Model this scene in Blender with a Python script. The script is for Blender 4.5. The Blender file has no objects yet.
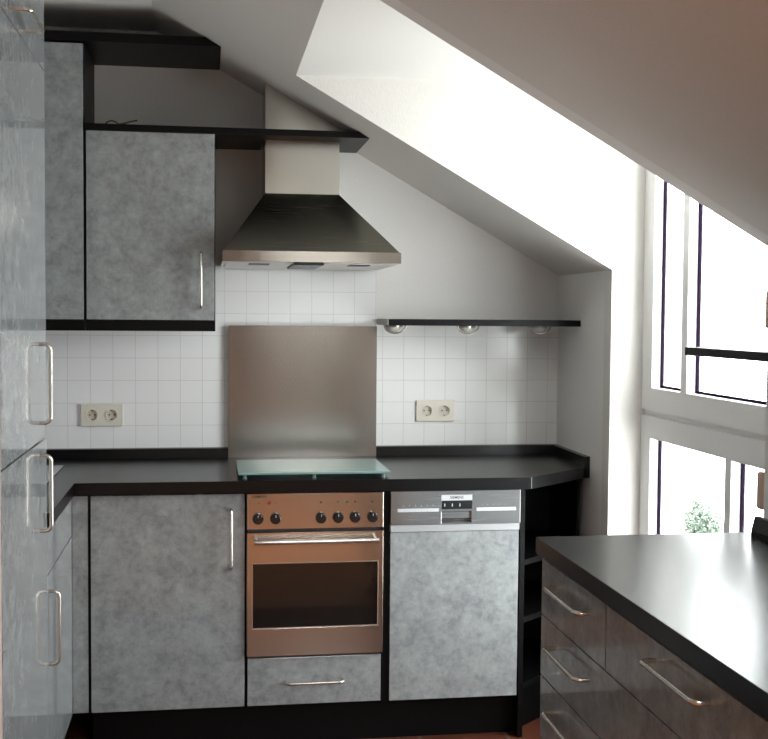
import bpy, bmesh, math, random
from math import radians, cos, sin, pi
from mathutils import Vector, Matrix
from mathutils.geometry import tessellate_polygon

# ------------------------------------------------------------------ camera
SC = bpy.context.scene
COL = SC.collection
F_PX = 1150.0
YAW, PITCH, ROLL = -0.1525, 0.0463, -0.0077
cam_d = bpy.data.cameras.new('camera')
cam_d.sensor_fit = 'HORIZONTAL'
cam_d.sensor_width = 36.0
cam_d.lens = F_PX * 36.0 / 768.0
cam_d.clip_start = 0.05
cam = bpy.data.objects.new('camera', cam_d)
COL.objects.link(cam)
fwd = Vector((-sin(YAW) * cos(PITCH), cos(YAW) * cos(PITCH), -sin(PITCH)))
rgt = Vector((cos(YAW), sin(YAW), 0))
dwn = fwd.cross(rgt)
r2 = cos(ROLL) * rgt + sin(ROLL) * dwn
d2 = -sin(ROLL) * rgt + cos(ROLL) * dwn
mw = Matrix((r2, -d2, -fwd)).transposed().to_4x4()
mw.translation = Vector((0, 0, 1.44))
cam.matrix_world = mw
SC.camera = cam

# ------------------------------------------------------------------ world, light, exposure
SC.view_settings.view_transform = 'Standard'
SC.view_settings.look = 'None'
SC.view_settings.gamma = 1.0
SC.view_settings.use_curve_mapping = False
SC.view_settings.exposure = 0.95
W = bpy.data.worlds.new('overcast_sky')
SC.world = W
W.use_nodes = True
W.node_tree.nodes['Background'].inputs[0].default_value = (0.97, 0.985, 1.0, 1)
W.node_tree.nodes['Background'].inputs[1].default_value = 8.0


def portal(name, loc, rot, sx, sy):
    l = bpy.data.lights.new(name, 'AREA')
    l.shape = 'RECTANGLE'
    l.size, l.size_y = sx, sy
    l.cycles.is_portal = True
    o = bpy.data.objects.new(name, l)
    o.location = loc
    o.rotation_euler = rot
    COL.objects.link(o)


portal('window_daylight', (1.60, 3.215, 1.2), (0, radians(90), 0), 2.1, 1.2)

portal('added_roof_opening_light', (0.725, 0.10, 2.06), (0, radians(29.6), 0), 0.76, 1.6)  # added roof opening behind the camera, brightens the fronts and tall cabinet

# ------------------------------------------------------------------ materials


def new_mat(name):
    m = bpy.data.materials.new(name)
    m.use_nodes = True
    nt = m.node_tree
    b = nt.nodes['Principled BSDF']
    return m, nt, b


def N(nt, t, **kw):
    n = nt.nodes.new(t)
    for k, v in kw.items():
        setattr(n, k, v)
    return n


def simple(name, col, rough=0.5, metal=0.0, spec=0.5, bump=0.0, bscale=200.0, emit=0):
    m, nt, b = new_mat(name)
    b.inputs['Base Color'].default_value = (*col, 1)
    b.inputs['Roughness'].default_value = rough
    b.inputs['Metallic'].default_value = metal
    b.inputs['Specular IOR Level'].default_value = spec
    tc = N(nt, 'ShaderNodeTexCoord')
    no = N(nt, 'ShaderNodeTexNoise')
    no.inputs['Scale'].default_value = bscale
    no.inputs['Detail'].default_value = 3
    nt.links.new(tc.outputs['Object'], no.inputs['Vector'])
    # a slight tonal grain in the colour, and bump where asked for
    mx = N(nt, 'ShaderNodeMix', data_type='RGBA')
    mx.inputs['A'].default_value = (*[c * 0.94 for c in col], 1)
    mx.inputs['B'].default_value = (*[min(1, c * 1.05) for c in col], 1)
    nt.links.new(no.outputs['Fac'], mx.inputs['Factor'])
    nt.links.new(mx.outputs['Result'], b.inputs['Base Color'])
    if bump:
        bp = N(nt, 'ShaderNodeBump')
        bp.inputs['Strength'].default_value = bump
        bp.inputs['Distance'].default_value = 0.002
        nt.links.new(no.outputs['Fac'], bp.inputs['Height'])
        nt.links.new(bp.outputs['Normal'], b.inputs['Normal'])
    return m


def laminate():
    m, nt, b = new_mat('stone_effect_laminate')
    tc = N(nt, 'ShaderNodeTexCoord')
    n1 = N(nt, 'ShaderNodeTexNoise')
    n1.inputs['Scale'].default_value = 16
    n1.inputs['Detail'].default_value = 9
    n1.inputs['Roughness'].default_value = 0.72
    n1.inputs['Distortion'].default_value = 0.25
    n2 = N(nt, 'ShaderNodeTexNoise')
    n2.inputs['Scale'].default_value = 55
    n2.inputs['Detail'].default_value = 6
    n2.inputs['Roughness'].default_value = 0.7
    for n in (n1, n2):
        nt.links.new(tc.outputs['Object'], n.inputs['Vector'])
    mm = N(nt, 'ShaderNodeMath', operation='MULTIPLY_ADD')
    mm.inputs[1].default_value = 0.36
    nt.links.new(n2.outputs['Fac'], mm.inputs[0])
    m2 = N(nt, 'ShaderNodeMath', operation='MULTIPLY')
    m2.inputs[1].default_value = 0.66
    nt.links.new(n1.outputs['Fac'], m2.inputs[0])
    nt.links.new(m2.outputs[0], mm.inputs[2])
    cr = N(nt, 'ShaderNodeValToRGB')
    e = cr.color_ramp.elements
    e[0].position, e[0].color = 0.37, (0.182, 0.186, 0.208, 1)
    e[1].position, e[1].color = 0.64, (0.325, 0.355, 0.358, 1)
    x = cr.color_ramp.elements.new(0.50)
    x.color = (0.258, 0.268, 0.272, 1)
    nt.links.new(mm.outputs[0], cr.inputs['Fac'])
    nt.links.new(cr.outputs['Color'], b.inputs['Base Color'])
    b.inputs['Roughness'].default_value = 0.08
    b.inputs['Specular IOR Level'].default_value = 0.5
    b.inputs['Coat Weight'].default_value = 0.12
    b.inputs['Coat Roughness'].default_value = 0.05
    return m


def black_laminate(name, col, rough, spec=0.5):
    m, nt, b = new_mat(name)
    tc = N(nt, 'ShaderNodeTexCoord')
    no = N(nt, 'ShaderNodeTexNoise')
    no.inputs['Scale'].default_value = 420
    no.inputs['Detail'].default_value = 2
    nt.links.new(tc.outputs['Object'], no.inputs['Vector'])
    bp = N(nt, 'ShaderNodeBump')
    bp.inputs['Strength'].default_value = 0.12
    bp.inputs['Distance'].default_value = 0.001
    nt.links.new(no.outputs['Fac'], bp.inputs['Height'])
    nt.links.new(bp.outputs['Normal'], b.inputs['Normal'])
    b.inputs['Base Color'].default_value = (*col, 1)
    b.inputs['Roughness'].default_value = rough
    b.inputs['Specular IOR Level'].default_value = spec
    return m


def wallpaper(name, col, scale=1.0):
    m, nt, b = new_mat(name)
    tc = N(nt, 'ShaderNodeTexCoord')
    mp = N(nt, 'ShaderNodeMapping')
    mp.inputs['Scale'].default_value = (1, 1, 0.35)
    no = N(nt, 'ShaderNodeTexNoise')
    no.inputs['Scale'].default_value = 240 * scale
    no.inputs['Detail'].default_value = 4
    nt.links.new(tc.outputs['Object'], mp.inputs['Vector'])
    nt.links.new(mp.outputs['Vector'], no.inputs['Vector'])
    bp = N(nt, 'ShaderNodeBump')
    bp.inputs['Strength'].default_value = 0.28
    bp.inputs['Distance'].default_value = 0.003
    nt.links.new(no.outputs['Fac'], bp.inputs['Height'])
    nt.links.new(bp.outputs['Normal'], b.inputs['Normal'])
    mx = N(nt, 'ShaderNodeMix', data_type='RGBA')
    mx.inputs['A'].default_value = (*[c * 0.93 for c in col], 1)
    mx.inputs['B'].default_value = (*[min(1, c * 1.04) for c in col], 1)
    nt.links.new(no.outputs['Fac'], mx.inputs['Factor'])
    nt.links.new(mx.outputs['Result'], b.inputs['Base Color'])
    b.inputs['Roughness'].default_value = 0.8
    b.inputs['Specular IOR Level'].default_value = 0.25
    return m


def tiles(name, tile_c, grout_c, w, h, ox, oz, rough, mortar, plane='XZ', vary=0.03, spec=0.5):
    m, nt, b = new_mat(name)
    g = N(nt, 'ShaderNodeNewGeometry')
    sp = N(nt, 'ShaderNodeSeparateXYZ')
    cb = N(nt, 'ShaderNodeCombineXYZ')
    nt.links.new(g.outputs['Position'], sp.inputs[0])
    a1 = N(nt, 'ShaderNodeMath', operation='SUBTRACT')
    a2 = N(nt, 'ShaderNodeMath', operation='SUBTRACT')
    a1.inputs[1].default_value = ox
    a2.inputs[1].default_value = oz
    nt.links.new(sp.outputs['X'], a1.inputs[0])
    nt.links.new(sp.outputs['Z' if plane == 'XZ' else 'Y'], a2.inputs[0])
    nt.links.new(a1.outputs[0], cb.inputs['X'])
    nt.links.new(a2.outputs[0], cb.inputs['Y'])
    br = N(nt, 'ShaderNodeTexBrick')
    br.offset = 0.0
    br.squash = 1.0
    br.inputs['Scale'].default_value = 1.0
    br.inputs['Brick Width'].default_value = w
    br.inputs['Row Height'].default_value = h
    br.inputs['Mortar Size'].default_value = mortar
    br.inputs['Mortar Smooth'].default_value = 0.25
    br.inputs['Color1'].default_value = (*[c * (1 - vary) for c in tile_c], 1)
    br.inputs['Color2'].default_value = (*[min(1, c * (1 + vary)) for c in tile_c], 1)
    br.inputs['Mortar'].default_value = (*grout_c, 1)
    nt.links.new(cb.outputs[0], br.inputs['Vector'])
    nt.links.new(br.outputs['Color'], b.inputs['Base Color'])
    bp = N(nt, 'ShaderNodeBump')
    bp.invert = True
    bp.inputs['Strength'].default_value = 0.35
    bp.inputs['Distance'].default_value = 0.002
    nt.links.new(br.outputs['Fac'], bp.inputs['Height'])
    nt.links.new(bp.outputs['Normal'], b.inputs['Normal'])
    b.inputs['Roughness'].default_value = rough
    b.inputs['Specular IOR Level'].default_value = spec
    return m


def steel(name, col, rough, aniso=0.0, stretch=(2, 2, 240), rot=0.0):
    m, nt, b = new_mat(name)
    b.inputs['Metallic'].default_value = 1.0
    b.inputs['Anisotropic'].default_value = aniso
    tc = N(nt, 'ShaderNodeTexCoord')
    mp = N(nt, 'ShaderNodeMapping')
    mp.inputs['Scale'].default_value = stretch
    no = N(nt, 'ShaderNodeTexNoise')
    no.inputs['Scale'].default_value = 3.0
    no.inputs['Detail'].default_value = 4
    nt.links.new(tc.outputs['Object'], mp.inputs['Vector'])
    nt.links.new(mp.outputs['Vector'], no.inputs['Vector'])
    mx = N(nt, 'ShaderNodeMix', data_type='RGBA')
    mx.inputs['A'].default_value = (*[c * 0.92 for c in col], 1)
    mx.inputs['B'].default_value = (*[min(1, c * 1.06) for c in col], 1)
    nt.links.new(no.outputs['Fac'], mx.inputs['Factor'])
    nt.links.new(mx.outputs['Result'], b.inputs['Base Color'])
    mr = N(nt, 'ShaderNodeMapRange')
    mr.inputs['To Min'].default_value = rough * 0.85
    mr.inputs['To Max'].default_value = rough * 1.15
    nt.links.new(no.outputs['Fac'], mr.inputs['Value'])
    nt.links.new(mr.outputs['Result'], b.inputs['Roughness'])
    if aniso:
        tg = N(nt, 'ShaderNodeTangent', direction_type='RADIAL', axis='Z')
        nt.links.new(tg.outputs['Tangent'], b.inputs['Tangent'])
        b.inputs['Anisotropic Rotation'].default_value = rot
    return m


def pane_glass(name, tint=(1, 1, 1), refl=0.06):
    m = bpy.data.materials.new(name)
    m.use_nodes = True
    nt = m.node_tree
    nt.nodes.remove(nt.nodes['Principled BSDF'])
    out = nt.nodes['Material Output']
    t = N(nt, 'ShaderNodeBsdfTransparent')
    t.inputs[0].default_value = (*tint, 1)
    g = N(nt, 'ShaderNodeBsdfGlossy')
    g.inputs['Roughness'].default_value = 0.02
    mx = N(nt, 'ShaderNodeMixShader')
    mx.inputs[0].default_value = refl
    nt.links.new(t.outputs[0], mx.inputs[1])
    nt.links.new(g.outputs[0], mx.inputs[2])
    nt.links.new(mx.outputs[0], out.inputs['Surface'])
    return m


M = {}
M['lam'] = laminate()
M['black'] = black_laminate('black_worktop_laminate', (0.003, 0.003, 0.0034), 0.27, 0.36)
M['blackb'] = black_laminate('black_board_laminate', (0.0025, 0.0022, 0.0025), 0.42, 0.18)
M['wall'] = wallpaper('white_textured_wallpaper', (0.80, 0.785, 0.77))
M['ceil'] = wallpaper('toned_down_white_paper', (0.70, 0.68, 0.65))  # tone lowered to offset strong window light in the dormer
M['tileL'] = tiles('white_wall_tiles', (0.86, 0.86, 0.87), (0.70, 0.68, 0.67), 0.0825, 0.0845, -0.514 - 0.0825 * 20, 1.023 - 0.0845 * 4, 0.14, 0.0013, vary=0.006)
M['tileR'] = tiles('white_wall_tiles_right', (0.86, 0.86, 0.85), (0.70, 0.68, 0.66), 0.0825, 0.0845, 0.917 - 0.0825 * 10, 1.023 - 0.0845 * 4, 0.14, 0.0013, vary=0.006)
M['floor'] = tiles('terracotta_floor_tiles', (0.085, 0.026, 0.015), (0.12, 0.09, 0.07), 0.30, 0.30, 0.12, 0.05, 0.28, 0.006, 'XY', vary=0.12)
M['steel'] = steel('brushed_steel', (0.50, 0.485, 0.45), 0.20, 0.8, rot=0.25)
M['steelo'] = steel('oven_steel_warm_reflection', (0.67, 0.59, 0.515), 0.18, 0.8, rot=0.25)  # warm tint carries part of the orange floor reflection
M['steelc'] = steel('dishwasher_steel', (0.50, 0.50, 0.51), 0.26, 0.7, rot=0.25)
M['hood'] = steel('hood_steel_darkened', (0.36, 0.355, 0.30), 0.26, 0.7, rot=0.25)  # dark ceiling reflection put into the colour
M['nickel'] = simple('brushed_nickel', (0.66, 0.62, 0.56), 0.26, 1.0)
M['chrome'] = simple('polished_chrome', (0.78, 0.77, 0.75), 0.12, 1.0)
M['ring'] = simple('dark_chrome', (0.30, 0.28, 0.26), 0.3, 1.0)
M['knob'] = simple('black_knob_plastic', (0.012, 0.012, 0.014), 0.18)
M['dark'] = simple('dark_plastic', (0.02, 0.02, 0.024), 0.35)
M['ovglass'] = simple('oven_door_glass', (0.010, 0.007, 0.006), 0.05, 0, 0.6)
M['ovframe'] = simple('pale_window_edging', (0.62, 0.52, 0.45), 0.3, 0.8)
M['white'] = simple('white_window_plastic', (0.80, 0.80, 0.79), 0.30)
M['socket'] = simple('ivory_socket_plastic', (0.74, 0.70, 0.61), 0.35)
M['cup'] = simple('socket_cup_plastic', (0.60, 0.55, 0.45), 0.35)
M['pin'] = simple('socket_hole', (0.03, 0.02, 0.02), 0.6)
M['gasket'] = simple('dark_glazing_gasket', (0.010, 0.004, 0.014), 0.9, 0, 0.05)
M['tan'] = simple('tan_handle_plastic', (0.52, 0.36, 0.28), 0.4)
M['grey'] = simple('light_grey_plastic', (0.35, 0.355, 0.37), 0.4)
M['ink'] = simple('dark_print', (0.03, 0.02, 0.02), 0.5)
M['pale'] = simple('pale_print', (0.56, 0.57, 0.60), 0.5)
M['red'] = simple('red_pilot_lens', (0.22, 0.02, 0.02), 0.3)
M['green'] = simple('green_pilot_lens', (0.02, 0.10, 0.05), 0.3)
M['filter'] = simple('pale_hood_filter', (0.62, 0.60, 0.57), 0.45, 0.3)
M['wood'] = simple('brown_wood_door', (0.14, 0.078, 0.048), 0.45, 0, 0.4, bscale=6)
M['parquet'] = simple('orange_wood_floor', (0.50, 0.21, 0.08), 0.4, 0, 0.4, bscale=5)
M['joint'] = simple('grey_joint', (0.16, 0.16, 0.15), 0.5)
M['endc'] = simple('pale_end_strip', (0.42, 0.40, 0.37), 0.5)
M['cable'] = simple('olive_cable_sheath', (0.12, 0.10, 0.05), 0.5)
M['lampglass'] = simple('satin_lamp_glass', (0.55, 0.53, 0.48), 0.7, 0, 0.15)
M['leaf'] = simple('pale_green_leaves', (0.070, 0.095, 0.068), 0.7, bscale=8)
M['bark'] = simple('brown_bark', (0.16, 0.11, 0.07), 0.8, bscale=20)
M['pane'] = pane_glass('window_glass', (0.98, 1.0, 0.99), 0.05)
_m, _nt, _b = new_mat('frosted_green_glass')
_b.inputs['Base Color'].default_value = (0.30, 0.47, 0.455, 1)
_b.inputs['Roughness'].default_value = 0.22
_b.inputs['Transmission Weight'].default_value = 0.35
_b.inputs['IOR'].default_value = 1.5
M['glass'] = _m

# ------------------------------------------------------------------ builders
ORG = {}          # object name -> world origin of the thing it belongs to


class MB:
    """Collects shapes, in world coordinates, for ONE mesh object."""

    def __init__(self):
        self.bm = bmesh.new()

    def box(self, x0, x1, y0, y1, z0, z1, bev=0.0, seg=2):
        b = bmesh.new()
        vs = [b.verts.new((x, y, z)) for x in (x0, x1) for y in (y0, y1) for z in (z0, z1)]
        for f in ((0, 1, 3, 2), (4, 6, 7, 5), (0, 4, 5, 1), (2, 3, 7, 6), (0, 2, 6, 4), (1, 5, 7, 3)):
            b.faces.new([vs[i] for i in f])
        bmesh.ops.recalc_face_normals(b, faces=b.faces)
        if bev:
            bmesh.ops.bevel(b, geom=b.edges[:], offset=bev, segments=seg, affect='EDGES', profile=0.5)
        self._merge(b)
        return self

    def _merge(self, b):
        me = bpy.data.meshes.new('tmp')
        b.to_mesh(me)
        b.free()
        self.bm.from_mesh(me)
        bpy.data.meshes.remove(me)

    def prism(self, loops, axis, a0, a1, bev=0.0):
        """loops: outer polygon and holes, 2D; axis: the extruded axis."""
        b = bmesh.new()

        def P(p, a):
            return {'X': (a, p[0], p[1]), 'Y': (p[0], a, p[1]), 'Z': (p[0], p[1], a)}[axis]
        flat = [p for l in loops for p in l]
        tris = tessellate_polygon([[Vector((p[0], p[1], 0)) for p in l] for l in loops])
        lo = [b.verts.new(P(p, a0)) for p in flat]
        hi = [b.verts.new(P(p, a1)) for p in flat]
        for t in tris:
            b.faces.new([lo[i] for i in t])
            b.faces.new([hi[i] for i in reversed(t)])
        k = 0
        for l in loops:
            n = len(l)
            for i in range(n):
                j = (i + 1) % n
                b.faces.new((lo[k + i], lo[k + j], hi[k + j], hi[k + i]))
            k += n
        bmesh.ops.recalc_face_normals(b, faces=b.faces)
        bmesh.ops.dissolve_limit(b, angle_limit=0.001, verts=b.verts, edges=b.edges)
        if bev:
            ed = [e for e in b.edges if len(e.link_faces) == 2 and e.calc_face_angle(0) > 0.5]
            bmesh.ops.bevel(b, geom=ed, offset=bev, segments=2, affect='EDGES', profile=0.5)
        self._merge(b)
        return self

    def cyl(self, c, axis, r0, r1, length, n=24):
        b = bmesh.new()
        bmesh.ops.create_cone(b, cap_ends=True, segments=n, radius1=r0, radius2=r1, depth=length)
        q = Vector(axis).to_track_quat('Z', 'Y').to_matrix().to_4x4()
        bmesh.ops.transform(b, matrix=Matrix.Translation(c) @ q, verts=b.verts)
        self._merge(b)
        return self

    def tube(self, pts, r, n=12, smooth=True, flat=1.0):
        b = bmesh.new()
        pts = [Vector(p) for p in pts]
        rings = []
        up = None
        for i, p in enumerate(pts):
            t = (pts[min(i + 1, len(pts) - 1)] - pts[max(i - 1, 0)]).normalized()
            if up is None:
                up = t.orthogonal().normalized()
            up = (up - t * up.dot(t)).normalized()
            s = t.cross(up)
            rings.append([b.verts.new(p + r * (cos(2 * pi * k / n) * up + sin(2 * pi * k / n) * s)) for k in range(n)])
        for a, c in zip(rings, rings[1:]):
            for k in range(n):
                b.faces.new((a[k], a[(k + 1) % n], c[(k + 1) % n], c[k]))
        b.faces.new(rings[0])
        b.faces.new(rings[-1])
        bmesh.ops.recalc_face_normals(b, faces=b.faces)
        self._merge(b)
        return self

    def lathe(self, c, axis, prof, n=28):
        """prof: (radius, distance along the axis)."""
        b = bmesh.new()
        q = Vector(axis).to_track_quat('Z', 'Y').to_matrix().to_4x4()
        T = Matrix.Translation(c) @ q
        rings = [[b.verts.new(T @ Vector((r * cos(2 * pi * k / n), r * sin(2 * pi * k / n), h))) for k in range(n)] for r, h in prof]
        for a, d in zip(rings, rings[1:]):
            for k in range(n):
                b.faces.new((a[k], a[(k + 1) % n], d[(k + 1) % n], d[k]))
        b.faces.new(rings[0])
        b.faces.new(rings[-1])
        bmesh.ops.remove_doubles(b, verts=b.verts, dist=1e-5)
        bmesh.ops.recalc_face_normals(b, faces=b.faces)
        self._merge(b)
        return self

    def hexa(self, bot, top):
        b = bmesh.new()
        v = [b.verts.new(p) for p in bot] + [b.verts.new(p) for p in top]
        n = len(bot)
        b.faces.new(v[:n])
        b.faces.new(v[n:])
        for i in range(n):
            j = (i + 1) % n
            b.faces.new((v[i], v[j], v[n + j], v[n + i]))
        bmesh.ops.recalc_face_normals(b, faces=b.faces)
        self._merge(b)
        return self

    def build(self, name, mat, parent=None, smooth=False, org=None, label=None):
        bm = self.bm
        if parent is not None:
            o3 = Vector(ORG[parent.name])
        elif org is not None:
            o3 = Vector(org)
        else:
            xs = [v.co for v in bm.verts]
            lo = Vector([min(v[i] for v in xs) for i in range(3)])
            hi = Vector([max(v[i] for v in xs) for i in range(3)])
            o3 = Vector(((lo.x + hi.x) / 2, (lo.y + hi.y) / 2, lo.z))
        for v in bm.verts:
            v.co -= o3
        me = bpy.data.meshes.new(name)
        bm.to_mesh(me)
        bm.free()
        me.materials.append(mat)
        if smooth:
            for p in me.polygons:
                p.use_smooth = True
            me.set_sharp_from_angle(angle=radians(35))
        o = bpy.data.objects.new(name, me)
        COL.objects.link(o)
        ORG[o.name] = o3
        if parent is not None:
            o.parent = parent
        else:
            o.location = o3
        if label:
            o['label'] = label
        return o


def box(name, mat, x0, x1, y0, y1, z0, z1, parent=None, bev=0.0, label=None):
    return MB().box(x0, x1, y0, y1, z0, z1, bev).build(name, mat, parent, label=label)


def thing(name, loc, label, cat, group=None):
    o = bpy.data.objects.new(name, None)
    o.empty_display_size = 0.1
    o.location = loc
    COL.objects.link(o)
    ORG[o.name] = Vector(loc)
    return tag(o, label, cat, group)


def tag(o, label, cat, group=None):
    o['label'] = label
    o['category'] = cat
    if group:
        o['group'] = group
    return o


def struct(o):
    o['kind'] = 'structure'
    return o


def copy_tree(o, dloc=(0, 0, 0), parent=None):
    c = o.copy()
    COL.objects.link(c)
    if parent is None:
        c.location = Vector(o.location) + Vector(dloc)
        ORG[c.name] = Vector(ORG[o.name]) + Vector(dloc)
    else:
        c.parent = parent
    for ch in list(o.children):
        copy_tree(ch, parent=c)
    return c


def arc_bow(p0, p1, out, off, r=0.005, rc=0.016):
    """A bow handle: two posts from the face, rounded corners, a straight bar."""
    p0, p1, out = Vector(p0), Vector(p1), Vector(out)
    d = (p1 - p0).normalized()
    pts = [p0, p0 + out * (off - rc)]
    for k in range(1, 8):
        a = k / 8 * pi / 2
        pts.append(p0 + out * (off - rc + rc * sin(a)) + d * (rc - rc * cos(a)))
    pts.append(p0 + out * off + d * rc)
    pts.append(p1 + out * off - d * rc)
    for k in range(1, 8):
        a = k / 8 * pi / 2
        pts.append(p1 + out * (off - rc + rc * cos(a)) - d * (rc - rc * sin(a)))
    pts += [p1 + out * (off - rc), p1]
    return MB().tube(pts, r)


def handle(p0, p1, out, off, parent, name='handle', r=0.005):
    return arc_bow(p0, p1, out, off, r).build(name, M['nickel'], parent, smooth=True)


def lettering(text, x, y, z, width, mat, parent, name='lettering', bold=0.0):
    """Raised lettering on a face that looks towards -Y."""
    cu = bpy.data.curves.new(name, 'FONT')
    cu.body = text
    cu.size = 1.0
    cu.extrude = 0.02
    cu.offset = bold
    tmp = bpy.data.objects.new('tmp_text', cu)
    COL.objects.link(tmp)
    dg = bpy.context.evaluated_depsgraph_get()
    me = bpy.data.meshes.new_from_object(tmp.evaluated_get(dg))
    bpy.data.objects.remove(tmp)
    xs = [v.co.x for v in me.vertices]
    s = width / (max(xs) - min(xs))
    o3 = ORG[parent.name]
    for v in me.vertices:
        c = v.co
        v.co = Vector((x + (c.x - min(xs)) * s, y - c.z * s, z + c.y * s)) - o3
    me.materials.clear()
    me.materials.append(mat)
    me.name = name
    o = bpy.data.objects.new(name, me)
    COL.objects.link(o)
    o.parent = parent
    ORG[o.name] = o3
    return o


# ------------------------------------------------------------------ the room
SLZ, SLK, XK = 1.605, 0.568, 1.371       # slope: z = SLZ + SLK * (XK - x)
ZC, ZD = 2.49, 2.222                      # flat ceiling, dormer ceiling


def slz(x):
    return SLZ + SLK * (XK - x)


def slx(z):
    return XK - (z - SLZ) / SLK


YB = 4.40
YF, YN = 3.79, 2.64                       # far and near dormer cheeks
XW = 1.485                                # window plane
struct(box('floor', M['floor'], -3.0, 1.9, 1.9, YB + 0.1, -0.1, 0.0))
struct(box('floor_added_orange', M['parquet'], -3.0, 1.9, -2.3, 1.9, -0.1, 0.0))  # unseen floor, added in orange for the oven steel to reflect
struct(box('wall_back', M['wall'], -1.13, 1.70, YB, YB + 0.1, 0.0, 2.6))
struct(box('wall_left', M['wall'], -1.13, -1.03, 2.50, YB, 0.0, ZC))
struct(box('wall_left_return', simple('warm_plaster', (0.42, 0.32, 0.29), 0.7), -2.9, -0.43, 2.36, 2.50, 0.0, ZC))
struct(box('wall_right_far', M['wall'], XK, 1.50, YF + 0.07, YB, 0.0, slz(XK) + 0.01))
struct(box('wall_right_near', M['wall'], 1.355, 1.50, -2.2, YN - 0.07, 0.0, slz(1.355) + 0.01))
struct(box('wall_under_window', M['wall'], XW, 1.65, YN, YF, 0.0, 0.20))
xa = slx(ZC)
struct(box('ceiling', M['ceil'], -3.0, xa, -2.3, YB, ZC, ZC + 0.1))


def slope_panel(x0, x1, y0, y1, name):
    t = 0.09
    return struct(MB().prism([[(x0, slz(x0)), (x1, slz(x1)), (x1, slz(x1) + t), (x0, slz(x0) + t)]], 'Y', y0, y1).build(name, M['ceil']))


xd = slx(ZD)
slope_panel(xa, 1.50, YF + 0.07, YB, 'ceiling_slope_far')
slope_panel(xa, xd, YN - 0.07, YF + 0.07, 'ceiling_slope_middle')
slope_panel(xa, 1.50, 0.9, YN - 0.07, 'ceiling_slope_near')
slope_panel(xa, 0.40, -0.7, 0.9, 'ceiling_slope_rear')  # panels leave a gap for the added roof opening
slope_panel(1.05, 1.50, -0.7, 0.9, 'ceiling_slope_rear')
slope_panel(xa, 1.50, -2.3, -0.7, 'ceiling_slope_rear')
struct(box('ceiling_dormer', M['ceil'], xd, 1.65, YN, YF, ZD, ZD + 0.08))
struct(MB().prism([[(XK, 0), (1.65, 0), (1.65, ZD), (xd, ZD), (XK, SLZ)]], 'Y', YF, YF + 0.07).build('wall_dormer_far', M['ceil']))  # far cheek takes the darker paper against window glare
struct(MB().prism([[(1.355, 0), (1.65, 0), (1.65, ZD), (xd, ZD), (1.355, slz(1.355))]], 'Y', YN - 0.07, YN).build('wall_dormer_near', M['wall']))
# the living room behind the camera
warm = wallpaper('warm_white_wallpaper', (0.62, 0.60, 0.55))
struct(box('wall_rear', warm, -3.0, 1.5, -2.3, -2.2, 0.0, 2.6))
struct(box('wall_living_room', warm, -3.0, -2.9, -2.2, 2.36, 0.0, ZC))
struct(box('door_unseen_brown', M['wood'], 0.12, 0.92, -2.2, -2.16, 0.0, 2.0))  # out of view, put in as the splash panel's brown reflection
struct(box('added_dark_cabinet', simple('grey_green_paint', (0.13, 0.14, 0.115), 0.5), 0.95, 1.345, -2.2, -2.16, 0.0, 1.75))  # unseen dark cabinet, added to grey the right of the splash reflection
# wall tiles
struct(MB().box(-1.03, 0.642, YB - 0.006, YB, 0.90, 1.61).build('trim_1', M['tileL']))
struct(MB().box(0.643, XK, YB - 0.006, YB, 0.90, 1.415).build('trim_2', M['tileR']))

# ------------------------------------------------------------------ windows


def window(n, z0, z1, splits, zg0, zg1, hz, hy):
    """splits: (y0, y1) openings in the casement; glass stands 4 cm further out."""
    o = bpy.data.objects.new('window_%d' % n, None)
    o.location = (XW, (YN + YF) / 2, z0)
    COL.objects.link(o)
    ORG[o.name] = Vector(o.location)
    struct(o)
    outer = [(YN, z0), (YF, z0), (YF, z1), (YN, z1)]
    holes = [[(a, zg0), (b, zg0), (b, zg1), (a, zg1)] for a, b in splits]
    MB().prism([outer] + holes, 'X', XW, XW + 0.055).build('window_frame', M['white'], o)
    for a, b in splits:
        g = 0.008
        MB().prism([[(a, zg0), (b, zg0), (b, zg1), (a, zg1)], [(a + g, zg0 + g), (b - g, zg0 + g), (b - g, zg1 - g), (a + g, zg1 - g)]], 'X', XW + 0.030, XW + 0.040).build('glazing_gasket', M['gasket'], o)
        MB().box(XW + 0.033, XW + 0.039, a + g, b - g, zg0 + g, zg1 - g).build('window_pane', M['pane'], o)
    h = MB().box(XW - 0.012, XW, hy, hy + 0.032, hz - 0.02, hz + 0.05, 0.003)
    h.box(XW - 0.045, XW - 0.012, hy + 0.007, hy + 0.025, hz + 0.016, hz + 0.034, 0.003)
    h.box(XW - 0.060, XW - 0.042, hy, hy + 0.032, hz - 0.055, hz + 0.045, 0.007, 3)
    h.build('window_handle', M['tan'], o, smooth=True)
    return o


window(1, 1.128, ZD, [(2.87, 3.416), (3.462, 3.70)], 1.205, ZD - 0.10, 1.47, 2.765)
window(2, 0.20, 1.108, [(2.87, 3.093), (3.133, 3.705)], 0.33, 1.034, 0.997, 2.79)
struct(box('trim_3', M['white'], XW + 0.012, XW + 0.055, YN, YF, 1.108, 1.128))

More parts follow.
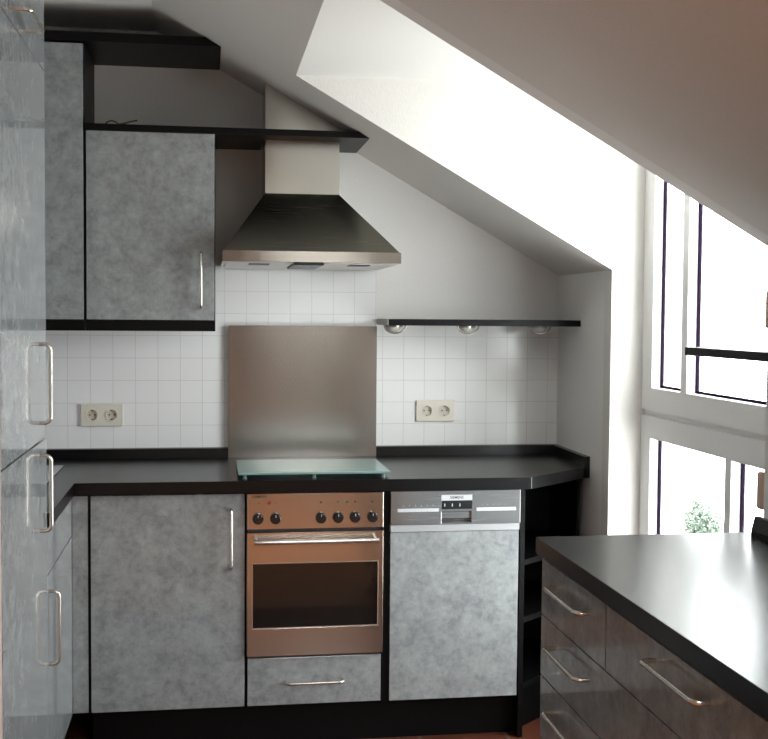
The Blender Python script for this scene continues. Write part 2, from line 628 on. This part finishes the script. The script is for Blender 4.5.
# ------------------------------------------------------------------ black boards and worktops
ZT, TT = 0.900, 0.040                      # worktop height, thickness
wt = thing('worktop', (-0.2, 4.0, ZT - TT), 'black L-shaped kitchen worktop with upstand running under the white tiles', 'worktop')
MB().prism([[(-1.03, YB - 0.001), (XK - 0.001, YB - 0.001), (XK - 0.001, 4.0), (1.083, 3.745), (-0.42, 3.755), (-0.42, 3.20), (-1.03, 3.20)],
            [(-0.94, 3.30), (-0.56, 3.30), (-0.56, 3.64), (-0.94, 3.64)]], 'Z', ZT - TT, ZT, 0.0).build('worktop_slab', M['black'], wt)
up = MB().prism([[(YB - 0.007, ZT), (YB - 0.025, ZT), (YB - 0.022, ZT + 0.036), (YB - 0.007, ZT + 0.038)]], 'X', -1.03, XK - 0.001)
up.build('upstand', M['black'], wt)
MB().prism([[(XK - 0.001, ZT - TT), (XK - 0.001, ZT + 0.038), (XK - 0.018, ZT + 0.036), (XK - 0.021, ZT), (XK - 0.021, ZT - TT)]], 'Y', 3.985, YB - 0.025).build('upstand', M['black'], wt)
box('edge_joint', M['joint'], 1.082, 1.0845, 3.7435, 3.746, ZT - TT + 0.002, ZT - 0.001, wt, label='pale joint strip at the worktop corner')

sk = thing('sink', (-0.73, 3.73, ZT), 'stainless steel drop-in sink with ribbed drainer on the worktop beside the tall cupboard', 'sink')
MB().prism([[(-0.97, 3.27), (-0.502, 3.27), (-0.502, 4.176), (-0.97, 4.176)], [(-0.93, 3.31), (-0.57, 3.31), (-0.57, 3.63), (-0.93, 3.63)]], 'Z', ZT, ZT + 0.004, 0.0012).build('sink_rim', M['steelc'], sk)
bs = MB()
bs.hexa([(-0.90, 3.34, 0.74), (-0.60, 3.34, 0.74), (-0.60, 3.60, 0.74), (-0.90, 3.60, 0.74)], [(-0.93, 3.31, ZT + .002), (-0.57, 3.31, ZT + .002), (-0.57, 3.63, ZT + .002), (-0.93, 3.63, ZT + .002)])
for f in [f for f in bs.bm.faces if all(v.co.z > 0.85 for v in f.verts)]:
    bs.bm.faces.remove(f)
bs.build('basin', M['steelc'], sk)
rb = MB()
for k in range(7):
    rb.tube([(-0.90 + k * 0.055, 3.70, ZT + 0.004), (-0.90 + k * 0.055, 4.12, ZT + 0.004)], 0.004, 8)
rb.build('drainer_ribs', M['steelc'], sk, smooth=True)

board = tag(MB().prism([[(-1.03, 2.357), (slx(2.357) - 0.002, 2.357), (slx(2.388) - 0.002, 2.388), (-1.03, 2.388)]], 'Y', 4.02, YB).build('cornice_board', M['blackb']),
            'black board capping the tall corner wall cupboard, highest board below the ceiling', 'shelf')
z0, z1 = 2.063, 2.085
sh = MB()
sh.prism([[(-0.41, z0), (slx(z0) - 0.002, z0), (slx(z1) - 0.002, z1), (-0.41, z1)]], 'Y', 4.03, 4.147)
sh.prism([[(-0.41, z0), (0.199, z0), (0.199, z1), (-0.41, z1)]], 'Y', 4.147, YB)
sh.prism([[(0.473, z0), (slx(z0) - 0.002, z0), (slx(z1) - 0.002, z1), (0.473, z1)]], 'Y', 4.147, YB)
tag(sh.build('wall_shelf', M['blackb']), 'black shelf board passing across the hood chimney above the wall cupboard', 'shelf')
ws = tag(MB().box(0.647, XK - 0.001, 4.112, YB - 0.006, 1.407, 1.430, 0.0015).build('wall_shelf', M['blackb']), 'black wall shelf over the right-hand double socket', 'shelf')
box('end_strip', M['endc'], 0.6445, 0.647, 4.113, YB - 0.007, 1.408, 1.429, ws, label='pale grey end strip')
tag(MB().box(1.15, 1.355, 1.50, 2.66, 1.351, 1.371, 0.0015).build('wall_shelf', M['blackb']), 'black shelf board jutting in front of the window', 'shelf')

# ------------------------------------------------------------------ base cabinets, back row
YD = 3.770                                 # front of the doors
cb = thing('base_cabinet', (-0.13, 4.05, 0.145), 'grey stone-effect base cupboard left of the oven with one tall door', 'cabinet')
box('carcass', M['blackb'], -0.43, 0.125, YD + 0.020, 4.38, 0.145, 0.858, cb)
box('filler_panel', M['lam'], -0.4295, -0.380, YD + 0.004, YD + 0.019, 0.148, 0.855, cb, 0.001)
d = box('door', M['lam'], -0.371, 0.121, YD, YD + 0.019, 0.148, 0.855, cb, 0.0015)
handle((0.077, YD, 0.610), (0.077, YD, 0.806), (0, -1, 0), 0.030, d)

hs = thing('oven_housing', (0.354, 4.05, 0.145), 'black oven housing with a grey stone-effect drawer under the oven', 'cabinet')
hb = MB()
hb.box(0.125, 0.1275, YD + 0.02, 4.38, 0.145, 0.858)
hb.box(0.581, 0.603, YD + 0.004, 4.38, 0.145, 0.858)
hb.box(0.1275, 0.581, 4.33, 4.38, 0.145, 0.858)
hb.box(0.1275, 0.581, YD + 0.02, 4.33, 0.145, 0.160)
hb.box(0.1275, 0.581, YD + 0.02, 4.33, 0.298, 0.312)
hb.build('carcass', M['blackb'], hs)
d = box('drawer', M['lam'], 0.131, 0.576, YD, YD + 0.019, 0.148, 0.3065, hs, 0.0015)
handle((0.256, YD, 0.226), (0.449, YD, 0.226), (0, -1, 0), 0.030, d)

# ------------------------------------------------------------------ oven
ov = thing('oven', (0.354, 4.04, 0.314), 'built-in stainless steel oven with six black knobs under the worktop', 'oven')
box('oven_body', M['dark'], 0.133, 0.575, YD + 0.015, 4.32, 0.3135, 0.856, ov)
cp = box('control_panel', M['steelo'], 0.1285, 0.580, YD - 0.010, YD + 0.015, 0.738, 0.856, ov, 0.0015)
FY = YD - 0.010
lettering('SIEMENS', 0.144, FY, 0.842, 0.048, M['ink'], cp, bold=0.01)
for i, x in enumerate((0.164, 0.2215, 0.371, 0.4275, 0.484, 0.5425)):
    kb = MB().lathe((x, FY, 0.774), (0, -1, 0), [(0.0, 0), (0.0185, 0), (0.0185, 0.006), (0.0165, 0.018), (0.0145, 0.0205), (0.0, 0.0205)]).build('knob', M['knob'], ov, smooth=True)
    MB().box(x - 0.0012, x + 0.0012, FY - 0.0212, FY - 0.020, 0.780, 0.788).build('pointer_mark', M['grey'], kb)
for x, m, r in ((0.166, 'ink', 0.002), (0.200, 'red', 0.0055), (0.222, 'ink', 0.002), (0.370, 'ink', 0.003), (0.427, 'ink', 0.003), (0.456, 'green', 0.0045), (0.485, 'ink', 0.003), (0.541, 'ink', 0.003)):
    MB().cyl((x, FY - 0.0005, 0.825), (0, -1, 0), r, r, 0.002, 16).build({'ink': 'dial_mark', 'red': 'pilot_light', 'green': 'pilot_light'}[m], M[m], cp,
                                                                     label={'ink': None, 'red': 'red pilot light', 'green': 'green pilot light'}[m])
dr = MB()
dr.prism([[(0.1285, 0.315), (0.580, 0.315), (0.580, 0.7265), (0.1285, 0.7265)], [(0.145, 0.408), (0.564, 0.408), (0.564, 0.626), (0.145, 0.626)]], 'Y', FY, YD + 0.014, 0.001)
od = dr.build('oven_door', M['steelo'], ov)
MB().prism([[(0.145, 0.408), (0.564, 0.408), (0.564, 0.626), (0.145, 0.626)], [(0.1475, 0.4105), (0.5615, 0.4105), (0.5615, 0.6235), (0.1475, 0.6235)]], 'Y', FY - 0.001, FY + 0.004).build('window_edging', M['ovframe'], od)
box('oven_window', M['ovglass'], 0.1475, 0.5615, FY + 0.002, FY + 0.008, 0.4105, 0.6235, od)
hh = MB().tube([(0.150, FY - 0.038, 0.702), (0.560, FY - 0.038, 0.702)], 0.0085, 16)
for x in (0.158, 0.552):
    hh.tube([(x, FY, 0.702), (x, FY - 0.038, 0.702)], 0.007, 12)
hh.build('handle', M['chrome'], od, smooth=True)

# ------------------------------------------------------------------ dishwasher
dw = thing('dishwasher', (0.828, 4.05, 0.02), 'slim dishwasher with steel control strip and grey stone-effect front', 'dishwasher')
box('dishwasher_body', M['dark'], 0.606, 1.048, YD + 0.022, 4.34, 0.145, 0.858, dw)
cp = MB().prism([[(0.6045, 0.743), (1.0495, 0.743), (1.0495, 0.8565), (0.6045, 0.8565)], [(0.777, 0.747), (0.880, 0.747), (0.880, 0.788), (0.777, 0.788)]], 'Y', FY, YD + 0.012, 0.0008).build('control_panel', M['steelc'], dw)
rc = MB().prism([[(FY - 0.001, 0.7895), (FY - 0.001, 0.787), (YD + 0.010, 0.781), (YD + 0.010, 0.7895)]], 'X', 0.777, 0.880)
rc.prism([[(FY, 0.7455), (YD + 0.011, 0.760), (YD + 0.011, 0.7895), (YD + 0.0125, 0.7895), (YD + 0.0125, 0.7455)]], 'X', 0.777, 0.880)
rc.build('handle_recess', M['steelc'], cp)
lp = box('name_plate', M['pale'], 0.776, 0.882, FY - 0.0015, FY, 0.8235, 0.8425, cp)
lettering('SIEMENS', 0.806, FY - 0.0016, 0.8295, 0.046, M['ink'], lp, bold=0.01)
dp = box('display', M['knob'], 0.778, 0.882, FY - 0.0015, FY, 0.7945, 0.8235, cp)
for x in (0.786, 0.812, 0.838):
    MB().box(x, x + 0.003, FY - 0.002, FY - 0.0015, 0.803, 0.813).build('display_digit', M['pale'], dp)
for a, b in ((0.627, 0.768), (0.896, 1.034)):
    n = 7
    w = (b - a) / n
    for k in range(n):
        MB().box(a + k * w + 0.0004, a + (k + 1) * w - 0.0004, FY - 0.004, FY, 0.787, 0.798, 0.0008).build('push_button', M['pale'], cp)
    for k in range(1, n):
        MB().box(a + k * w - 0.001, a + k * w + 0.001, FY - 0.0008, FY, 0.806, 0.809).build('button_mark', M['pale'], cp)
box('trim_strip', M['grey'], 0.6045, 1.0475, FY + 0.001, YD + 0.018, 0.7195, 0.742, dw, 0.001, label='pale grey strip under the control panel')
box('door_panel', M['lam'], 0.6045, 1.0455, YD - 0.006, YD + 0.018, 0.148, 0.7185, dw, 0.0015)
for x in (0.64, 1.01):
    for y in (3.90, 4.30):
        MB().cyl((x, y, 0.0725), (0, 0, 1), 0.018, 0.018, 0.145, 12).build('foot', M['dark'], dw)

# ------------------------------------------------------------------ angled open shelf unit
su = thing('corner_shelf_unit', (1.2, 4.1, 0.0), 'black open corner shelf unit with slanted front at the end of the worktop', 'shelf unit')
box('side_panel', M['blackb'], 1.0515, 1.068, YD - 0.004, 4.37, 0.0, 0.858, su)
box('side_panel', M['blackb'], 1.337, XK - 0.022, 4.03, 4.37, 0.0, 0.858, su)
box('back_panel', M['blackb'], 1.068, 1.337, 4.352, 4.37, 0.0, 0.858, su)
for z in (0.585, 0.385, 0.155):
    MB().prism([[(1.068, 3.80), (1.337, 4.04), (1.337, 4.352), (1.068, 4.352)]], 'Z', z, z + 0.019, 0.0).build('shelf', M['blackb'], su)
MB().prism([[(1.068, 3.845), (1.337, 4.085), (1.337, 4.10), (1.068, 3.86)]], 'Z', 0.0, 0.155).build('plinth', M['blackb'], su)

tag(box('plinth', M['blackb'], -0.37, 1.051, 3.825, 3.841, 0.0, 0.142), 'black plinth board under the oven and dishwasher run', 'plinth')
tag(box('plinth', M['blackb'], -0.490, -0.474, 2.52, 3.82, 0.0, 0.142), 'black plinth board under the tall cupboard on the left', 'plinth')

# ------------------------------------------------------------------ left side
XF = -0.430
lc = thing('base_cabinet', (-0.73, 3.48, 0.145), 'grey stone-effect sink cupboard between the tall cupboard and the corner', 'cabinet')
lb = MB()
lb.box(-1.02, XF - 0.020, 3.205, 3.220, 0.145, 0.858)
lb.box(-1.02, XF - 0.020, 3.765, 3.780, 0.145, 0.858)
lb.box(-1.02, -1.005, 3.220, 3.765, 0.145, 0.858)
lb.box(-1.005, XF - 0.020, 3.220, 3.765, 0.145, 0.160)
lb.build('carcass', M['blackb'], lc)
box('drawer_front', M['lam'], XF - 0.019, XF, 3.206, 3.7735, 0.7290, 0.856, lc, 0.001)
d = box('door', M['lam'], XF - 0.019, XF, 3.206, 3.7735, 0.148, 0.7240, lc, 0.001)
handle((XF, 3.222, 0.478), (XF, 3.222, 0.680), (1, 0, 0), 0.028, d)

tc_ = thing('tall_cabinet', (-0.73, 2.85, 0.145), 'full-height grey stone-effect cupboard with three doors on the left', 'cabinet')
box('carcass', M['blackb'], -1.02, XF - 0.020, 2.515, 3.198, 0.145, 2.470, tc_)
d = box('door', M['lam'], XF - 0.019, XF, 2.512, 3.199, 0.148, 1.104, tc_, 0.001)
handle((XF, 3.075, 0.874), (XF, 3.075, 1.072), (1, 0, 0), 0.028, d)
d = box('door', M['lam'], XF - 0.019, XF, 2.512, 3.199, 1.109, 2.083, tc_, 0.001)
handle((XF, 3.075, 1.156), (XF, 3.075, 1.361), (1, 0, 0), 0.028, d)
d = box('door', M['lam'], XF - 0.019, XF, 2.512, 3.199, 2.088, 2.470, tc_, 0.001)
handle((XF, 2.650, 2.108), (XF, 2.855, 2.108), (1, 0, 0), 0.045, d)

# ------------------------------------------------------------------ wall cupboards
YU = 4.035
uc = thing('wall_cabinet', (-0.19, 4.22, 1.385), 'grey stone-effect wall cupboard beside the cooker hood', 'cabinet')
box('carcass', M['blackb'], -0.411, 0.027, YU + 0.019, YB, 1.418, 2.066, uc)
d = box('door', M['lam'], -0.4075, 0.0235, YU, YU + 0.018, 1.421, 2.062, uc, 0.0015)
handle((-0.022, YU, 1.465), (-0.022, YU, 1.654), (0, -1, 0), 0.030, d)
box('pelmet', M['blackb'], -0.411, 0.027, YU - 0.004, YU + 0.014, 1.383, 1.418, uc, 0.001)
tcw = thing('wall_cabinet', (-0.72, 4.22, 1.385), 'taller grey stone-effect corner wall cupboard under the highest black board', 'cabinet')
box('carcass', M['blackb'], -1.03, -0.413, YU + 0.019, YB, 1.418, 2.356, tcw)
box('door', M['lam'], -0.95, -0.417, YU, YU + 0.018, 1.421, 2.352, tcw, 0.0015)
box('pelmet', M['blackb'], -1.03, -0.412, YU - 0.004, YU + 0.014, 1.383, 1.418, tcw, 0.001)

# ------------------------------------------------------------------ cooker hood
hd = thing('cooker_hood', (0.351, 4.15, 1.618), 'stainless steel chimney cooker hood above the steel splash panel', 'cooker hood')
MB().hexa([(0.052, 3.884, 1.655), (0.650, 3.884, 1.655), (0.650, YB - 0.006, 1.655), (0.052, YB - 0.006, 1.655)],
          [(0.2035, 4.15, 1.876), (0.469, 4.15, 1.876), (0.469, YB - 0.006, 1.876), (0.2035, YB - 0.006, 1.876)]).build('canopy', M['hood'], hd)
MB().prism([[(0.049, 3.880), (0.653, 3.880), (0.653, YB - 0.006), (0.049, YB - 0.006)]], 'Z', 1.620, 1.656, 0.0).build('rim', M['steel'], hd)
xl, xr = 0.2035, 0.469
ch = MB()
ch.hexa([(xl, 4.15, 1.876), (xr, 4.15, 1.876), (xr, YB - 0.001, 1.876), (xl, YB - 0.001, 1.876)],
        [(xl, 4.15, slz(xl) - 0.001), (xr, 4.15, slz(xr) - 0.001), (xr, YB - 0.001, slz(xr) - 0.001), (xl, YB - 0.001, slz(xl) - 0.001)])
ch.build('chimney', M['steel'], hd)
for a, b in ((0.062, 0.285), (0.395, 0.642)):
    fl = box('grease_filter', M['filter'], a, b, 3.895, YB - 0.035, 1.6155, 1.6195, hd, 0.001)
    m = (a + b) / 2
    box('filter_grip', M['dark'], m - 0.035, m + 0.035, 3.93, 4.02, 1.6125, 1.6155, fl)
sb = box('switch_box', M['dark'], 0.290, 0.390, 3.890, 4.25, 1.610, 1.6195, hd, 0.002)
for k in range(3):
    box('slide_switch', M['grey'], 0.305 + k * 0.028, 0.320 + k * 0.028, 3.91, 3.945, 1.6085, 1.610, sb)

tag(MB().box(0.078, 0.6435, 4.3705, 4.3735, ZT, 1.401, 0.0008).build('splash_panel', M['steel']), 'brushed stainless steel splash panel standing against the tiles behind the glass plate', 'splash panel')

gp = thing('glass_plate', (0.352, 3.96, ZT), 'frosted green glass hob cover plate on small clear feet', 'hob cover')
MB().prism([[(0.100, 3.787), (0.606, 3.787), (0.606, 4.125), (0.100, 4.125)]], 'Z', 0.914, 0.922, 0.0015).build('glass_sheet', M['glass'], gp)
for x in (0.122, 0.352, 0.585):
    for y in (3.803, 4.105):
        MB().lathe((x, y, ZT), (0, 0, 1), [(0, 0), (0.009, 0), (0.006, 0.004), (0.006, 0.010), (0.009, 0.014), (0, 0.014)], 16).build('foot', M['glass'], gp, smooth=True)

# ------------------------------------------------------------------ sockets


def circle(cx, cz, r, n=24):
    return [(cx + r * cos(2 * pi * k / n), cz + r * sin(2 * pi * k / n)) for k in range(n)]


def socket_proto():
    y1 = YB - 0.006
    y0 = y1 - 0.010
    x0, x1, a, b = -0.465, -0.312, 1.023, 1.105
    t = thing('double_socket', ((x0 + x1) / 2, y1, a), 'ivory double power socket on the tiles under the wall cupboard', 'socket', 'double wall sockets')
    cz = (a + b) / 2
    xs = (x0 + 0.041, x1 - 0.041)
    holes = [circle(x, cz, 0.020) for x in xs]
    MB().prism([[(x0, a), (x1, a), (x1, b), (x0, b)]] + holes, 'Y', y0, y1, 0.0012).build('cover_frame', M['socket'], t)
    for x in xs:
        p = MB().prism([circle(x, cz, 0.0235), circle(x, cz, 0.0195)], 'Y', y0 - 0.0025, y0 + 0.001).build('socket_rim', M['socket'], t)
        c = MB().prism([circle(x, cz, 0.0205)], 'Y', y1 - 0.003, y1 - 0.001).build('socket_cup', M['cup'], t)
        for s in (-0.0095, 0.0095):
            MB().cyl((x + s, y1 - 0.0032, cz), (0, -1, 0), 0.003, 0.003, 0.001, 12).build('pin_hole', M['pin'], c)
        for s in (-1, 1):
            MB().box(x - 0.003, x + 0.003, y0 + 0.001, y1 - 0.003, cz + s * 0.0175 - 0.002, cz + s * 0.0175 + 0.002).build('earth_clip', M['nickel'], c)
    return t


s1 = socket_proto()
s2 = copy_tree(s1, (1.2675, 0, 0.010))
s2['label'] = 'ivory double power socket on the tiles under the black wall shelf'

# ------------------------------------------------------------------ lamps under the wall shelf
lamp = thing('shelf_lamp', (0.682, 4.21, 1.407), 'chrome-ringed half-round lamp under the wall shelf, nearest the cooker hood', 'lamp', 'lamps under the wall shelf')
cx, cy = 0.682, 4.21
MB().cyl((cx, cy, 1.4035), (0, 0, 1), 0.034, 0.034, 0.007, 28).build('mount', M['ring'], lamp, smooth=True)
MB().lathe((cx, cy, 1.4005), (0, 0, -1), [(0, 0), (0.030, 0.0), (0.028, 0.008), (0.021, 0.016), (0.010, 0.020), (0, 0.021)]).build('lamp_glass', M['lampglass'], lamp, smooth=True)
pts = [(cx + 0.040 * cos(pi + pi * k / 18), cy - 0.032, 1.407 + 0.029 * sin(pi + pi * k / 18)) for k in range(19)]
MB().tube(pts, 0.0028, 10).build('lamp_ring', M['ring'], lamp, smooth=True)
for dx, lb in ((0.275, 'chrome-ringed half-round lamp under the wall shelf, middle of the three'), (0.552, 'chrome-ringed half-round lamp under the wall shelf, nearest the window wall')):
    c = copy_tree(lamp, (dx, 0, 0))
    c['label'] = lb

# ------------------------------------------------------------------ peninsula
pw = thing('peninsula_worktop', (1.08, 2.1, ZT - TT), 'black worktop with bright window reflection on the drawer unit by the window', 'worktop')
MB().prism([[(0.80, 1.40), (1.354, 1.40), (1.354, 2.645), (1.40, 2.645), (1.40, 2.722), (0.80, 2.722)]], 'Z', ZT - TT, ZT, 0.0012).build('worktop_slab', M['black'], pw)
MB().prism([[(1.354, ZT), (1.354, ZT + 0.052), (1.342, ZT + 0.052), (1.333, ZT + 0.018), (1.333, ZT)]], 'Y', 1.40, 2.660).build('upstand', M['black'], pw)
XP = 0.815
pu = thing('drawer_unit', (1.08, 2.1, 0.10), 'grey stone-effect drawer unit with bow handles under the window worktop', 'drawer unit')
box('carcass', M['blackb'], XP + 0.020, 1.352, 1.42, 2.703, 0.145, 0.858, pu)
box('plinth', M['blackb'], XP + 0.06, 1.34, 1.44, 2.66, 0.0, 0.145, pu)
box('end_panel', M['lam'], XP + 0.001, 1.352, 2.704, 2.712, 0.147, 0.858, pu)


def drawer(y0, y1, z0, z1, hs_):
    d = box('drawer', M['lam'], XP, XP + 0.019, y0, y1, z0, z1, pu, 0.001)
    for a, b, z in hs_:
        handle((XP, a, z), (XP, b, z), (-1, 0, 0), 0.030, d)


drawer(2.259, 2.716, 0.711, 0.847, [(2.360, 2.598, 0.802)])
drawer(1.422, 2.252, 0.711, 0.847, [(1.756, 1.990, 0.811)])
for z0, z1 in ((0.560, 0.707), (0.404, 0.556), (0.150, 0.400)):
    zz = z0 + 0.097 if z0 > 0.3 else 0.335
    drawer(1.422, 2.716, z0, z1, [(2.360, 2.600, zz), (1.58, 1.82, zz)])

# ------------------------------------------------------------------ small things
pts = [(-0.345, 4.06, 2.088), (-0.338, 4.06, 2.096), (-0.325, 4.062, 2.101), (-0.310, 4.065, 2.097), (-0.300, 4.07, 2.090), (-0.285, 4.075, 2.094), (-0.262, 4.08, 2.102), (-0.240, 4.085, 2.108)]
tag(MB().tube(pts, 0.003, 8).build('cable', M['cable'], smooth=True), 'short bent cable end lying on the black shelf above the wall cupboard', 'cable')

# garden tree seen through the lower window
rnd = random.Random(4)
gx, gy, gz = 9.0, 20.0, -2.15
tr = thing('garden_tree', (gx, gy, -6.0), 'pale green tree outside behind the lower window', 'tree')
MB().cyl((gx, gy, -4.6), (0, 0, 1), 0.14, 0.08, 2.8, 12).build('trunk', M['bark'], tr)
fo = MB()
for k in range(7000):
    u = Vector((rnd.gauss(0, 1), rnd.gauss(0, 1), rnd.gauss(0, 1))).normalized() * rnd.random() ** 0.4
    c = Vector((gx + u.x * 0.55, gy + u.y * 0.55, gz - 0.75 + u.z * 1.0))
    a = Vector((rnd.uniform(-1, 1), rnd.uniform(-1, 1), rnd.uniform(-1, 1))).normalized()
    s = a.orthogonal().normalized()
    l, w = 0.045, 0.022
    q = [fo.bm.verts.new(c + a * l), fo.bm.verts.new(c + s * w), fo.bm.verts.new(c - a * l), fo.bm.verts.new(c - s * w)]
    fo.bm.faces.new(q)
fo.build('foliage', M['leaf'], tr)
